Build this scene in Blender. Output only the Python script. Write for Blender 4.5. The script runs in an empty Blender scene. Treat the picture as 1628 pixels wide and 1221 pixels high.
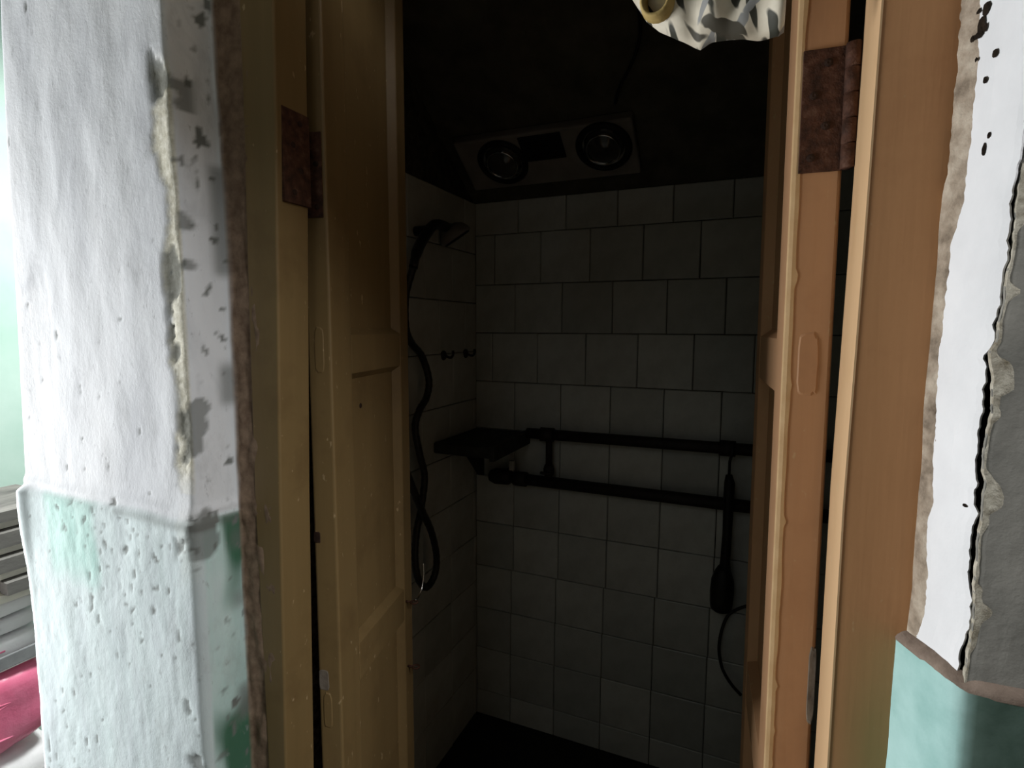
import bpy, bmesh, math, random
from mathutils import Vector, Matrix, noise
random.seed(7)
SC = bpy.context.scene
COL = SC.collection
PI = math.pi
R = math.radians

# ------------------------------------------------------------------ camera
W_PX, H_PX, F_PX = 1628.0, 1221.0, 878.5
YAW, PITCH, ROLL = R(23.26), R(-5.75), R(0.19)
CAM = Vector((0.0, 0.0, 1.36))
_fw = Vector((-math.sin(YAW)*math.cos(PITCH), math.cos(YAW)*math.cos(PITCH), math.sin(PITCH)))
_r = Vector((math.cos(YAW), math.sin(YAW), 0.0))
_u = _r.cross(_fw)
_r2 = math.cos(ROLL)*_r + math.sin(ROLL)*_u
_u2 = -math.sin(ROLL)*_r + math.cos(ROLL)*_u
cd = bpy.data.cameras.new('camera')
cam = bpy.data.objects.new('camera', cd)
COL.objects.link(cam)
cd.sensor_width = 36.0
cd.lens = F_PX/W_PX*36.0
cd.clip_start = 0.01
M3 = Matrix((_r2, _u2, -_fw)).transposed()
cam.matrix_world = Matrix.Translation(CAM) @ M3.to_4x4()
SC.camera = cam

# ------------------------------------------------------------------ world, lights, exposure
wd = bpy.data.worlds.new('world')
SC.world = wd
wd.use_nodes = True
wd.node_tree.nodes['Background'].inputs[0].default_value = (0.8, 0.9, 1.0, 1)
wd.node_tree.nodes['Background'].inputs[1].default_value = 0.005
SC.view_settings.view_transform = 'Standard'
SC.view_settings.look = 'None'
SC.view_settings.exposure = 0.0
SC.view_settings.gamma = 1.0
SC.view_settings.use_curve_mapping = False

def area(name, loc, target, sx, sy, power, color):
    l = bpy.data.lights.new(name, 'AREA')
    l.shape = 'RECTANGLE'; l.size = sx; l.size_y = sy
    l.energy = power; l.color = color
    o = bpy.data.objects.new(name, l)
    COL.objects.link(o)
    o.location = loc
    o.rotation_euler = (Vector(target)-Vector(loc)).to_track_quat('-Z', 'Y').to_euler()
    return o
# daylight of the window in the left wall; right and rear fills and yard light are added
area('window_light_left', (-1.75, 0.16, 1.06), (0.0, 0.30, 1.13), 0.45, 0.95, 38.0, (0.975, 0.985, 1.0))
area('fill_light_right', (1.25, -0.10, 2.30), (-0.45, 0.52, 1.15), 0.5, 0.5, 23.0, (0.98, 0.99, 1.0))  # added fill for the left reveal and left leaf
area('fill_light_rear', (-0.15, -1.40, 2.30), (-0.30, 1.40, 0.60), 0.6, 0.5, 1.1, (0.95, 0.98, 1.0))  # added weak fill for the lower bathroom tiles
yl = area('yard_light', (-1.30, 1.30, 2.50), (-1.85, 0.85, 0.6), 0.6, 0.6, 23.0, (0.95, 1.0, 0.98))
yl.data.spread = R(100)

# ------------------------------------------------------------------ helpers
def ray(x, y):
    d = _r2*((x-W_PX/2)/F_PX) - _u2*((y-H_PX/2)/F_PX) + _fw
    return d
def bp(x, y, X=None, Y=None, Z=None):
    d = ray(x, y)
    if Y is not None: t = Y/d.y
    elif X is not None: t = X/d.x
    else: t = (Z-CAM.z)/d.z
    return CAM + t*d
def bpp(x, y, P0, n):
    d = ray(x, y)
    t = (Vector(P0)-CAM).dot(Vector(n))/d.dot(Vector(n))
    return CAM + t*d
def lin(c):
    c = c/255.0
    return c/12.92 if c <= 0.04045 else ((c+0.055)/1.055)**2.4
def rgb(r, g, b): return (lin(r), lin(g), lin(b), 1.0)

def link(name, me, mat=None, parent=None, smooth=False):
    o = bpy.data.objects.new(name, me)
    COL.objects.link(o)
    if mat is not None and len(me.materials) == 0: me.materials.append(mat)
    if smooth:
        for p in me.polygons: p.use_smooth = True
    if parent is not None: o.parent = parent
    return o
def obj(name, bm, mat=None, parent=None, smooth=False):
    bmesh.ops.recalc_face_normals(bm, faces=bm.faces)
    me = bpy.data.meshes.new(name)
    bm.to_mesh(me); bm.free()
    return link(name, me, mat, parent, smooth)
def obj_raw(name, verts, faces, mat=None, parent=None, smooth=False):
    me = bpy.data.meshes.new(name)
    me.from_pydata([tuple(v) for v in verts], [], faces)
    me.update()
    return link(name, me, mat, parent, smooth)
def tag(o, label=None, cat=None, group=None, kind=None):
    if label: o['label'] = label
    if cat: o['category'] = cat
    if group: o['group'] = group
    if kind: o['kind'] = kind
    return o
def thing(name, label, cat, loc=(0, 0, 0), group=None):
    o = bpy.data.objects.new(name, None)
    COL.objects.link(o)
    o.empty_display_size = 0.05
    o.location = loc
    return tag(o, label, cat, group)
def struct(o, label=None, cat=None):
    o['kind'] = 'structure'
    if label: o['label'] = label
    if cat: o['category'] = cat
    return o

def add_box(bm, x0, x1, y0, y1, z0, z1, bev=0.0, seg=2, mtx=None):
    b2 = bmesh.new()
    bmesh.ops.create_cube(b2, size=1.0)
    for v in b2.verts:
        v.co = Vector(((x0+x1)/2+v.co.x*(x1-x0), (y0+y1)/2+v.co.y*(y1-y0), (z0+z1)/2+v.co.z*(z1-z0)))
    if bev > 0:
        bmesh.ops.bevel(b2, geom=list(b2.edges), offset=bev, segments=seg, profile=0.5, affect='EDGES')
    if mtx is not None: bmesh.ops.transform(b2, matrix=mtx, verts=b2.verts)
    me = bpy.data.meshes.new('tmp'); b2.to_mesh(me); b2.free()
    bm.from_mesh(me); bpy.data.meshes.remove(me)
def box(*a, **k):
    bm = bmesh.new(); add_box(bm, *a, **k); return bm
def catmull(pts, n=6):
    pts = [Vector(p) for p in pts]
    if len(pts) < 3: return pts
    out = []
    for i in range(len(pts)-1):
        p0 = pts[max(i-1, 0)]; p1 = pts[i]; p2 = pts[i+1]; p3 = pts[min(i+2, len(pts)-1)]
        for k in range(n):
            t = k/n
            out.append(0.5*((2*p1)+(p2-p0)*t+(2*p0-5*p1+4*p2-p3)*t*t+(3*p1-p0-3*p2+p3)*t**3))
    out.append(pts[-1])
    return out
def add_tube(bm, pts, rad, n=10, cap=True):
    pts = [Vector(p) for p in pts]
    rr = rad if isinstance(rad, (list, tuple)) else [rad]*len(pts)
    rings = []
    up = None
    for i, p in enumerate(pts):
        t = (pts[min(i+1, len(pts)-1)]-pts[max(i-1, 0)]).normalized()
        if up is None:
            up = t.orthogonal().normalized()
        else:
            up = (up - t*up.dot(t)).normalized()
        s = t.cross(up)
        rings.append([bm.verts.new(p+(up*math.cos(2*PI*k/n)+s*math.sin(2*PI*k/n))*rr[i]) for k in range(n)])
    for a, b in zip(rings[:-1], rings[1:]):
        for k in range(n):
            bm.faces.new((a[k], a[(k+1) % n], b[(k+1) % n], b[k]))
    if cap:
        bm.faces.new(rings[0][::-1]); bm.faces.new(rings[-1])
def tube(pts, rad, n=10, cap=True):
    bm = bmesh.new(); add_tube(bm, pts, rad, n, cap); return bm
def add_lathe(bm, prof, mtx, n=24):
    # prof: list of (radius, height) along local z
    rings = []
    for r_, h_ in prof:
        if r_ < 1e-6: rings.append([bm.verts.new(mtx @ Vector((0, 0, h_)))])
        else: rings.append([bm.verts.new(mtx @ Vector((r_*math.cos(2*PI*k/n), r_*math.sin(2*PI*k/n), h_))) for k in range(n)])
    for a, b in zip(rings[:-1], rings[1:]):
        if len(a) == 1 and len(b) == 1: continue
        for k in range(n):
            k2 = (k+1) % n
            if len(a) == 1: bm.faces.new((a[0], b[k2], b[k]))
            elif len(b) == 1: bm.faces.new((a[k], a[k2], b[0]))
            else: bm.faces.new((a[k], a[k2], b[k2], b[k]))
def lathe(prof, mtx=Matrix.Identity(4), n=24):
    bm = bmesh.new(); add_lathe(bm, prof, mtx, n); return bm
def frame_mtx(loc, zaxis, xhint=(1, 0, 0)):
    z = Vector(zaxis).normalized()
    x = Vector(xhint); x = (x - z*x.dot(z))
    if x.length < 1e-4: x = z.orthogonal()
    x.normalize(); y = z.cross(x)
    m = Matrix((x, y, z)).transposed().to_4x4()
    return Matrix.Translation(loc) @ m
def fbm(v, o=4): return noise.fractal(v, 1.0, 2.0, o)

# ------------------------------------------------------------------ materials
class Mat:
    def __init__(s, name, rough=0.7, spec=0.3, metal=0.0):
        s.m = bpy.data.materials.new(name); s.m.use_nodes = True
        s.t = s.m.node_tree; s.n = s.t.nodes
        s.b = s.n['Principled BSDF']
        s.b.inputs['Roughness'].default_value = rough
        s.b.inputs['Specular IOR Level'].default_value = spec
        s.b.inputs['Metallic'].default_value = metal
        s.tc = s.n.new('ShaderNodeTexCoord')
    def L(s, a, b): s.t.links.new(a, b)
    def coord(s, scale=(1, 1, 1)):
        mp = s.n.new('ShaderNodeMapping'); mp.inputs['Scale'].default_value = scale
        s.L(s.tc.outputs['Object'], mp.inputs['Vector']); return mp.outputs[0]
    def noise(s, scale, detail=5, rough=0.6, stretch=(1, 1, 1), dist=0.0):
        n = s.n.new('ShaderNodeTexNoise'); n.inputs['Scale'].default_value = scale
        n.inputs['Detail'].default_value = detail; n.inputs['Roughness'].default_value = rough
        n.inputs['Distortion'].default_value = dist
        s.L(s.coord(stretch), n.inputs['Vector']); return n.outputs['Fac']
    def ramp(s, fac, stops):
        r = s.n.new('ShaderNodeValToRGB'); e = r.color_ramp.elements
        while len(e) < len(stops): e.new(0.5)
        for k, (p, c) in enumerate(stops):
            e[k].position = p; e[k].color = c if isinstance(c, tuple) else (c, c, c, 1)
        s.L(fac, r.inputs['Fac']); return r.outputs['Color']
    def mix(s, fac, a, b, mode='MIX'):
        m = s.n.new('ShaderNodeMix'); m.data_type = 'RGBA'; m.blend_type = mode
        for sock, v in ((m.inputs[0], fac), (m.inputs[6], a), (m.inputs[7], b)):
            if isinstance(v, (int, float, tuple)): sock.default_value = v
            else: s.L(v, sock)
        return m.outputs[2]
    def math(s, op, a, b=0.0):
        m = s.n.new('ShaderNodeMath'); m.operation = op
        for k, v in enumerate((a, b)):
            if isinstance(v, (int, float)): m.inputs[k].default_value = v
            else: s.L(v, m.inputs[k])
        return m.outputs[0]
    def attr(s, name):
        a = s.n.new('ShaderNodeAttribute'); a.attribute_name = name; return a.outputs['Fac']
    def sep(s):
        x = s.n.new('ShaderNodeSeparateXYZ'); s.L(s.tc.outputs['Object'], x.inputs[0]); return x.outputs
    def color(s, c):
        if isinstance(c, tuple): s.b.inputs['Base Color'].default_value = c
        else: s.L(c, s.b.inputs['Base Color'])
        return s
    def bump(s, h, strength=0.4, dist=0.002):
        b = s.n.new('ShaderNodeBump'); b.inputs['Strength'].default_value = strength
        b.inputs['Distance'].default_value = dist
        s.L(h, b.inputs['Height']); s.L(b.outputs[0], s.b.inputs['Normal']); return s
MAT = {}
def m_pier():
    m = Mat('old_plaster', 0.9, 0.15)
    big = m.noise(6, 6, 0.6, (1, 1, 0.45), 0.4)
    base = m.ramp(big, [(0.30, rgb(196, 198, 202)), (0.5, rgb(221, 223, 226)), (0.72, rgb(230, 231, 233))])
    st = m.noise(16, 5, 0.65, (1, 1, 0.35), 0.8)
    base = m.mix(m.ramp(st, [(0.56, 0.0), (0.72, 0.55)]), base, rgb(176, 178, 182))
    # dado paint worn to plaster: attribute 'dado' = 1 below the ledge, 'paint' = where green paint survives
    dn = m.noise(22, 6, 0.7, (1, 1, 0.15))
    dbase = m.ramp(dn, [(0.3, rgb(196, 202, 206)), (0.6, rgb(216, 221, 224))])
    gp = m.attr('paint')
    gcol = m.ramp(m.noise(26, 4, 0.6, (1, 1, 0.3)), [(0.35, rgb(168, 203, 195)), (0.65, rgb(196, 222, 216))])
    dcol = m.mix(m.math('MULTIPLY', gp, m.ramp(dn, [(0.30, 0.45), (0.55, 1.0)])), dbase, gcol)
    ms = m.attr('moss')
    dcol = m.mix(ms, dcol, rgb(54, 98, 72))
    fine = m.noise(95, 4, 0.7, (1, 1, 0.5))
    base = m.mix(m.attr('dado'), base, dcol)
    base = m.mix(m.ramp(fine, [(0.62, 0.0), (0.74, 0.55)]), base, rgb(150, 152, 152))
    dirt = m.noise(10, 6, 0.72, (1, 1, 0.5))
    base = m.mix(m.ramp(dirt, [(0.56, 0.0), (0.78, 0.5)]), base, rgb(150, 150, 148))
    base = m.mix(m.attr('sand'), base, m.ramp(m.noise(160, 3), [(0.35, rgb(206, 201, 182)), (0.65, rgb(236, 232, 217))]))
    base = m.mix(m.attr('pit'), base, rgb(112, 114, 110))
    base = m.mix(m.attr('fill'), base, m.ramp(m.noise(60, 5), [(0.35, rgb(112, 92, 76)), (0.7, rgb(150, 128, 108))]))
    m.color(base)
    h = m.math('ADD', m.noise(70, 5, 0.7, (1, 1, 0.5)), m.math('MULTIPLY', m.noise(260, 3), 0.4))
    m.bump(h, 0.20, 0.003)
    return m.m
def m_plain(name, stops, scale=30, rough=0.7, spec=0.3, bump=0.3, bd=0.002, stretch=(1, 1, 1), metal=0.0, detail=5, bscale=None):
    m = Mat(name, rough, spec, metal)
    n = m.noise(scale, detail, 0.6, stretch)
    m.color(m.ramp(n, stops))
    if bump: m.bump(m.noise(bscale or scale*3, 4, 0.65, stretch), bump, bd)
    return m.m
def m_wood(name, c0, c1, gouge, rough=0.5):
    m = Mat(name, rough, 0.35)
    g = m.noise(14, 5, 0.6, (1, 1, 0.06), 0.3)
    c = m.ramp(g, [(0.25, c0), (0.75, c1)])
    blot = m.noise(9, 5, 0.65)
    c = m.mix(m.ramp(blot, [(0.52, 0.0), (0.75, 0.55)]), c, gouge)
    sp = m.noise(120, 2, 0.5, (1, 1, 0.5))
    c = m.mix(m.ramp(sp, [(0.70, 0.0), (0.76, 0.55)]), c, rgb(200, 176, 138))
    c = m.mix(m.attr('bare'), c, rgb(122, 110, 96))
    m.color(c)
    m.bump(m.math('ADD', m.noise(40, 5, 0.6, (1, 1, 0.05)), m.math('MULTIPLY', blot, 0.8)), 0.22, 0.002)
    return m.m
def m_tile():
    m = Mat('glazed_tile', 0.34, 0.4)
    oi = m.n.new('ShaderNodeObjectInfo')
    c = m.ramp(oi.outputs['Random'], [(0.0, rgb(176, 180, 174)), (1.0, rgb(198, 201, 194))])
    d = m.noise(7, 6, 0.7)
    c = m.mix(m.ramp(d, [(0.42, 0.0), (0.75, 0.5)]), c, rgb(120, 118, 108))
    m.color(c)
    m.bump(m.noise(12, 2), 0.05, 0.002)
    return m.m
def m_cloth():
    m = Mat('leaf_print_cloth', 0.6, 0.3)
    # dark grey-green leaf sprays on cream cloth, in the cloth's own uv
    uv = m.n.new('ShaderNodeUVMap'); uv.uv_map = 'uv'
    wn = m.n.new('ShaderNodeTexNoise'); wn.inputs['Scale'].default_value = 6; wn.inputs['Detail'].default_value = 2
    m.L(uv.outputs[0], wn.inputs['Vector'])
    mx = m.n.new('ShaderNodeMix'); mx.data_type = 'VECTOR'; mx.inputs[0].default_value = 0.10
    m.L(uv.outputs[0], mx.inputs[4]); m.L(wn.outputs['Color'], mx.inputs[5])
    def leaves(ang, sc, off, thr):
        mr = m.n.new('ShaderNodeMapping'); mr.inputs['Rotation'].default_value = (0, 0, ang)
        m.L(mx.outputs[1], mr.inputs['Vector'])
        mp = m.n.new('ShaderNodeMapping'); mp.inputs['Scale'].default_value = sc; mp.inputs['Location'].default_value = off
        m.L(mr.outputs[0], mp.inputs['Vector'])
        v = m.n.new('ShaderNodeTexVoronoi'); v.inputs['Scale'].default_value = 1.0
        m.L(mp.outputs[0], v.inputs['Vector'])
        return m.ramp(v.outputs['Distance'], [(thr, 1.0), (thr+0.04, 0.0)])
    a = leaves(R(65), (2.6, 13, 1), (0, 0, 0), 0.36)
    b = leaves(R(20), (2.4, 14, 1), (3, 1, 0), 0.32)
    c_ = leaves(R(-42), (2.8, 13, 1), (7, 2, 0), 0.28)
    base = m.ramp(m.noise(30, 4), [(0.3, rgb(196, 186, 166)), (0.7, rgb(222, 214, 196))])
    c = m.mix(a, base, rgb(62, 62, 54))
    c = m.mix(c_, c, rgb(142, 142, 140))
    c = m.mix(b, c, rgb(80, 76, 66))
    m.color(c)
    m.bump(m.noise(400, 2), 0.1, 0.001)
    return m.m
MAT['pier'] = m_pier()
MAT['white_coat'] = m_plain('white_plaster', [(0.3, rgb(214, 214, 216)), (0.7, rgb(228, 228, 230))], 12, 0.85, 0.2, 0.25, 0.002, bscale=60)
MAT['mortar'] = m_plain('crumbled_mortar', [(0.3, rgb(58, 48, 40)), (0.5, rgb(116, 100, 84)), (0.72, rgb(168, 152, 134))], 70, 0.95, 0.1, 0.8, 0.004)
MAT['filler'] = m_plain('pale_crumbly_filler', [(0.3, rgb(92, 80, 68)), (0.5, rgb(150, 136, 120)), (0.72, rgb(186, 174, 158))], 45, 0.95, 0.1, 0.7, 0.003)
MAT['crack'] = m_plain('crack_earth', [(0.3, rgb(22, 18, 15)), (0.7, rgb(48, 39, 31))], 90, 0.95, 0.1, 0.8, 0.004)
MAT['cement'] = m_plain('bare_cement', [(0.3, rgb(98, 97, 92)), (0.5, rgb(126, 124, 118)), (0.75, rgb(146, 143, 136))], 14, 0.9, 0.15, 0.4, 0.003, bscale=80)
MAT['dado'] = m_plain('mint_dado_paint', [(0.3, rgb(128, 182, 172)), (0.55, rgb(152, 204, 195)), (0.75, rgb(164, 212, 205))], 20, 0.6, 0.3, 0.3, 0.002, bscale=60)
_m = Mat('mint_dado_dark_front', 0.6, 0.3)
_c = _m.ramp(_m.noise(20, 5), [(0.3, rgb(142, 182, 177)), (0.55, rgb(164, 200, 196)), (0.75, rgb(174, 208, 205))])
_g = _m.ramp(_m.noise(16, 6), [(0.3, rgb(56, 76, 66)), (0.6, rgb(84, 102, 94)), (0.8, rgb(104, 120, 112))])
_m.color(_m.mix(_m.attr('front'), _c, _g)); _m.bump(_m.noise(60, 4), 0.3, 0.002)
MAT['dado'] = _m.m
MAT['ledge'] = m_plain('dado_ledge', [(0.3, rgb(106, 92, 82)), (0.7, rgb(140, 124, 112))], 60, 0.9, 0.15, 0.4, 0.003)
def m_jamb():
    mm = m_wood('ochre_painted_jamb', rgb(178, 128, 86), rgb(192, 142, 98), rgb(164, 114, 76))
    nt = mm.node_tree; n = nt.nodes
    bs = n['Principled BSDF']; src = bs.inputs['Base Color'].links[0].from_socket
    tc = n.new('ShaderNodeTexCoord'); sx = n.new('ShaderNodeSeparateXYZ'); nt.links.new(tc.outputs['Object'], sx.inputs[0])
    nz = n.new('ShaderNodeTexNoise'); nz.inputs['Scale'].default_value = 14; nt.links.new(tc.outputs['Object'], nz.inputs['Vector'])
    def mth(op, a, b):
        q = n.new('ShaderNodeMath'); q.operation = op; q.use_clamp = op == 'MULTIPLY'
        for k, v in enumerate((a, b)):
            if isinstance(v, (int, float)): q.inputs[k].default_value = v
            else: nt.links.new(v, q.inputs[k])
        return q.outputs[0]
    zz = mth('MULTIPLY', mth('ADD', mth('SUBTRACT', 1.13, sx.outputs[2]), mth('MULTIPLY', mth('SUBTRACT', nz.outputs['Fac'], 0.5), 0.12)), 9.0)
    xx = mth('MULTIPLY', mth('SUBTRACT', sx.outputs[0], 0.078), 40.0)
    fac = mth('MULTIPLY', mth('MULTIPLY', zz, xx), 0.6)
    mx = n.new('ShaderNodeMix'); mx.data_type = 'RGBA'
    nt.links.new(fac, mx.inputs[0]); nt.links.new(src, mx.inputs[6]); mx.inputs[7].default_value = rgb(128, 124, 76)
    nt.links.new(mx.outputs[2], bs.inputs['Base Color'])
    return mm
MAT['jamb'] = m_jamb()
MAT['cream_wood'] = m_wood('pale_cream_wood', rgb(200, 164, 122), rgb(212, 176, 136), rgb(192, 152, 107))
MAT['wood'] = m_wood('ochre_painted_wood', rgb(166, 124, 76), rgb(182, 142, 92), rgb(150, 112, 70))
MAT['wood_leaf'] = m_wood('ochre_painted_door', rgb(118, 97, 62), rgb(135, 112, 74), rgb(100, 78, 49))
MAT['wood_red'] = m_wood('brown_painted_door', rgb(182, 138, 102), rgb(194, 150, 112), rgb(166, 122, 88))
MAT['patch'] = m_wood('filled_scar', rgb(176, 132, 98), rgb(190, 146, 108), rgb(160, 116, 84))
MAT['highlight'] = m_plain('pale_edge_highlight', [(0.3, rgb(196, 160, 116)), (0.7, rgb(214, 182, 138))], 30, 0.55, 0.3, 0.2)  # pale colour stands in for light caught by the leaf corner
MAT['bare'] = m_plain('bare_grey_wood', [(0.3, rgb(108, 98, 88)), (0.7, rgb(140, 130, 118))], 60, 0.8, 0.2, 0.4)
MAT['rust'] = m_plain('rusty_steel', [(0.3, rgb(52, 34, 26)), (0.55, rgb(86, 56, 42)), (0.75, rgb(112, 84, 70))], 90, 0.75, 0.35, 0.6, 0.002, metal=0.25)
MAT['screw'] = m_plain('dark_screw', [(0.3, rgb(34, 22, 16)), (0.7, rgb(62, 42, 32))], 120, 0.7, 0.3, 0.3)
MAT['tile'] = m_tile()
MAT['grout'] = m_plain('dark_grout', [(0.3, rgb(52, 50, 44)), (0.7, rgb(84, 80, 70))], 50, 0.95, 0.1, 0.3)
MAT['soot'] = m_plain('dark_plaster', [(0.3, rgb(70, 68, 60)), (0.7, rgb(96, 93, 82))], 14, 0.95, 0.1, 0.4, 0.004)
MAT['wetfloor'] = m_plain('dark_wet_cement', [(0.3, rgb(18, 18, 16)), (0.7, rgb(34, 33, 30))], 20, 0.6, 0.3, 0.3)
MAT['room'] = m_plain('room_wall_paint', [(0.3, rgb(104, 102, 96)), (0.7, rgb(122, 120, 112))], 6, 0.9, 0.1, 0.2)
MAT['roomfloor'] = m_plain('room_cement_floor', [(0.3, rgb(84, 81, 75)), (0.7, rgb(106, 102, 94))], 8, 0.85, 0.2, 0.3)
MAT['green'] = m_plain('pale_green_wall', [(0.3, rgb(176, 204, 192)), (0.7, rgb(194, 216, 206))], 5, 0.6, 0.3, 0.15)
MAT['pipe'] = m_plain('grimy_iron_pipe', [(0.3, rgb(22, 20, 18)), (0.7, rgb(44, 38, 34))], 60, 0.65, 0.35, 0.4)
MAT['black'] = m_plain('black_plastic', [(0.3, rgb(18, 18, 18)), (0.7, rgb(34, 33, 32))], 40, 0.55, 0.3, 0.2)
MAT['hose'] = m_plain('dark_ribbed_hose', [(0.3, rgb(22, 21, 20)), (0.7, rgb(48, 46, 44))], 80, 0.4, 0.4, 0.2)
MAT['stone'] = m_plain('dark_stone_slab', [(0.3, rgb(34, 34, 30)), (0.7, rgb(58, 58, 52))], 30, 0.7, 0.3, 0.3)
MAT['heater'] = m_plain('dingy_heater_shell', [(0.3, rgb(116, 112, 108)), (0.7, rgb(140, 136, 130))], 12, 0.5, 0.35, 0.1)
MAT['grille'] = m_plain('dark_grille', [(0.3, rgb(14, 14, 14)), (0.7, rgb(26, 26, 26))], 40, 0.6, 0.3, 0.2)
MAT['chrome'] = m_plain('worn_chrome', [(0.3, rgb(170, 170, 170)), (0.7, rgb(205, 205, 205))], 50, 0.18, 0.5, 0.03, metal=1.0)
MAT['glassbulb'] = m_plain('dark_bulb', [(0.3, rgb(52, 52, 50)), (0.7, rgb(74, 72, 68))], 10, 0.12, 0.6, 0.0)
MAT['pale'] = m_plain('pale_plastic', [(0.3, rgb(168, 168, 160)), (0.7, rgb(190, 190, 182))], 30, 0.45, 0.4, 0.1)
MAT['cloth'] = m_cloth()
MAT['lining'] = m_plain('yellowish_lining', [(0.3, rgb(150, 128, 78)), (0.7, rgb(188, 164, 108))], 40, 0.8, 0.2, 0.3)
MAT['pink'] = m_plain('pink_plastic_bag', [(0.3, rgb(222, 104, 138)), (0.7, rgb(234, 132, 162))], 14, 0.3, 0.5, 0.4, 0.006, bscale=20)
MAT['white_plastic'] = m_plain('white_plastic', [(0.3, rgb(222, 218, 220)), (0.7, rgb(238, 234, 236))], 12, 0.5, 0.3, 0.4, 0.005, bscale=24)
MAT['greyslat'] = m_plain('weathered_grey_board', [(0.3, rgb(82, 80, 78)), (0.7, rgb(122, 118, 114))], 30, 0.85, 0.2, 0.4, stretch=(1, 0.3, 1))
MAT['cream'] = m_plain('cream_card', [(0.3, rgb(206, 198, 186)), (0.7, rgb(228, 220, 208))], 20, 0.85, 0.2, 0.2)
MAT['greyplastic'] = m_plain('grey_plastic', [(0.3, rgb(128, 128, 130)), (0.7, rgb(156, 156, 158))], 20, 0.5, 0.3, 0.1)

# ------------------------------------------------------------------ structure: front room shell
FLOOR_B = 0.10           # bathroom floor height
YB, XL, XR = 1.53, -0.785, 0.30
def slab(name, x0, x1, y0, y1, z0, z1, mat):
    return struct(obj(name, box(x0, x1, y0, y1, z0, z1), mat))
slab('floor', -2.2, 1.5, -2.0, 0.60, -0.10, 0.0, MAT['roomfloor'])
slab('ceiling', -2.2, 1.5, -2.0, 0.60, 2.70, 2.80, MAT['room'])
slab('wall_rear', -2.2, 1.5, -2.1, -2.0, -0.10, 2.80, MAT['room'])
slab('wall_right', 1.4, 1.5, -2.0, 0.46, 0.0, 2.70, MAT['room'])
slab('wall_left', -2.2, -2.1, -2.0, 2.1, 0.0, 2.70, MAT['green'])
slab('floor_yard', -2.2, -0.99, 0.60, 2.1, -0.10, 0.0, MAT['roomfloor'])
slab('wall_yard', -2.1, -0.90, 2.0, 2.1, 0.0, 2.70, MAT['green'])
slab('ceiling_yard', -2.2, -0.9, 0.60, 2.1, 2.70, 2.80, MAT['room'])
# bathroom shell
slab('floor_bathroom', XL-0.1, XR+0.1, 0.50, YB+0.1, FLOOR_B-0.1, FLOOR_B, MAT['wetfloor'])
wall_back = slab('wall_back', XL-0.1, XR+0.1, YB, YB+0.1, FLOOR_B, 2.70, MAT['grout'])
wall_bl = slab('wall_bathroom_left', XL-0.1, XL, 0.62, YB, FLOOR_B, 2.70, MAT['grout'])
slab('wall_bathroom_right', XR, XR+0.1, 0.62, YB, FLOOR_B, 2.70, MAT['soot'])
AL = R(35.0)
SL_N = Vector((0, math.sin(AL), math.cos(AL)))     # plane normal of the sloping soffit (points up and back)
SL_P = Vector((0, YB, 1.733))
def slope_box(name, x0, x1, u0, u1, t, mat, parent=None, bev=0.0, off=0.0):
    # u runs up the slope towards the door, thickness t above the soffit plane
    m = Matrix.Translation(SL_P) @ Matrix(((1, 0, 0), (0, -math.cos(AL), math.sin(AL)), (0, math.sin(AL), math.cos(AL)))).to_4x4()
    return obj(name, box(x0, x1, u0, u1, off, off+t, bev=bev, mtx=m), mat, parent)
struct(slope_box('ceiling_bathroom', XL-0.05, XR+0.05, -0.02, 1.10, 0.10, MAT['soot']))

# ------------------------------------------------------------------ tiles
TP = 0.147
def tile_mesh(w, h):
    bm = bmesh.new()
    t = 0.008; e = 0.0022
    o = [(-w/2, -h/2), (w/2, -h/2), (w/2, h/2), (-w/2, h/2)]
    a = [bm.verts.new((x, 0, z)) for x, z in o]
    b = [bm.verts.new((x, -t+e*0.6, z)) for x, z in o]
    c = [bm.verts.new((x*(1-2*e/w), -t, z*(1-2*e/h))) for x, z in o]
    for p, q in ((a, b), (b, c)):
        for k in range(4): bm.faces.new((p[k], p[(k+1) % 4], q[(k+1) % 4], q[k]))
    bm.faces.new(c)
    bmesh.ops.recalc_face_normals(bm, faces=bm.faces)
    if c[0].link_faces and (bm.faces[-1] if False else True): pass
    me = bpy.data.meshes.new('tile'); bm.to_mesh(me); bm.free()
    me.materials.append(MAT['tile'])
    return me
_tm = {}
def place_tile(parent, u0, u1, z0, z1, wall):
    g = 0.0022
    w, h = round(u1-u0-g, 4), round(z1-z0-g, 4)
    if w < 0.012 or h < 0.012: return
    if (w, h) not in _tm: _tm[(w, h)] = tile_mesh(w, h)
    o = bpy.data.objects.new('tile', _tm[(w, h)])
    COL.objects.link(o); o.parent = parent
    j = lambda s: random.uniform(-s, s)
    if wall == 'back':
        o.location = ((u0+u1)/2, YB+0.0003+j(0.0004), (z0+z1)/2)
        o.rotation_euler = (j(0.006), j(0.004), j(0.006))
    else:
        o.location = (XL-0.0003+j(0.0004), (u0+u1)/2, (z0+z1)/2)
        o.rotation_euler = (j(0.006), j(0.004), PI/2+j(0.006))
zs = [1.733, 1.637, 1.490, 1.346, 1.198, 1.052, 0.902, 0.752, 0.608, 0.467, 0.330, 0.185, FLOOR_B]
offs = [-0.6375, -0.7124, -0.6462, -0.5740, -0.6465, -0.6465, -0.6480, -0.6490, -0.6554, -0.6570, -0.6580, -0.6580]
for k in range(12):
    xs = [offs[k]+i*TP*0.995 for i in range(-2, 9)]
    xs = [x for x in xs if XL+0.012 < x < XR-0.02]
    xs = [XL+0.008]+xs+[XR]
    for x0, x1 in zip(xs[:-1], xs[1:]): place_tile(wall_back, x0, x1, zs[k+1], zs[k], 'back')
zl = [1.733, 1.583] + [1.436-TP*i for i in range(0, 9)] + [FLOOR_B]
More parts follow.
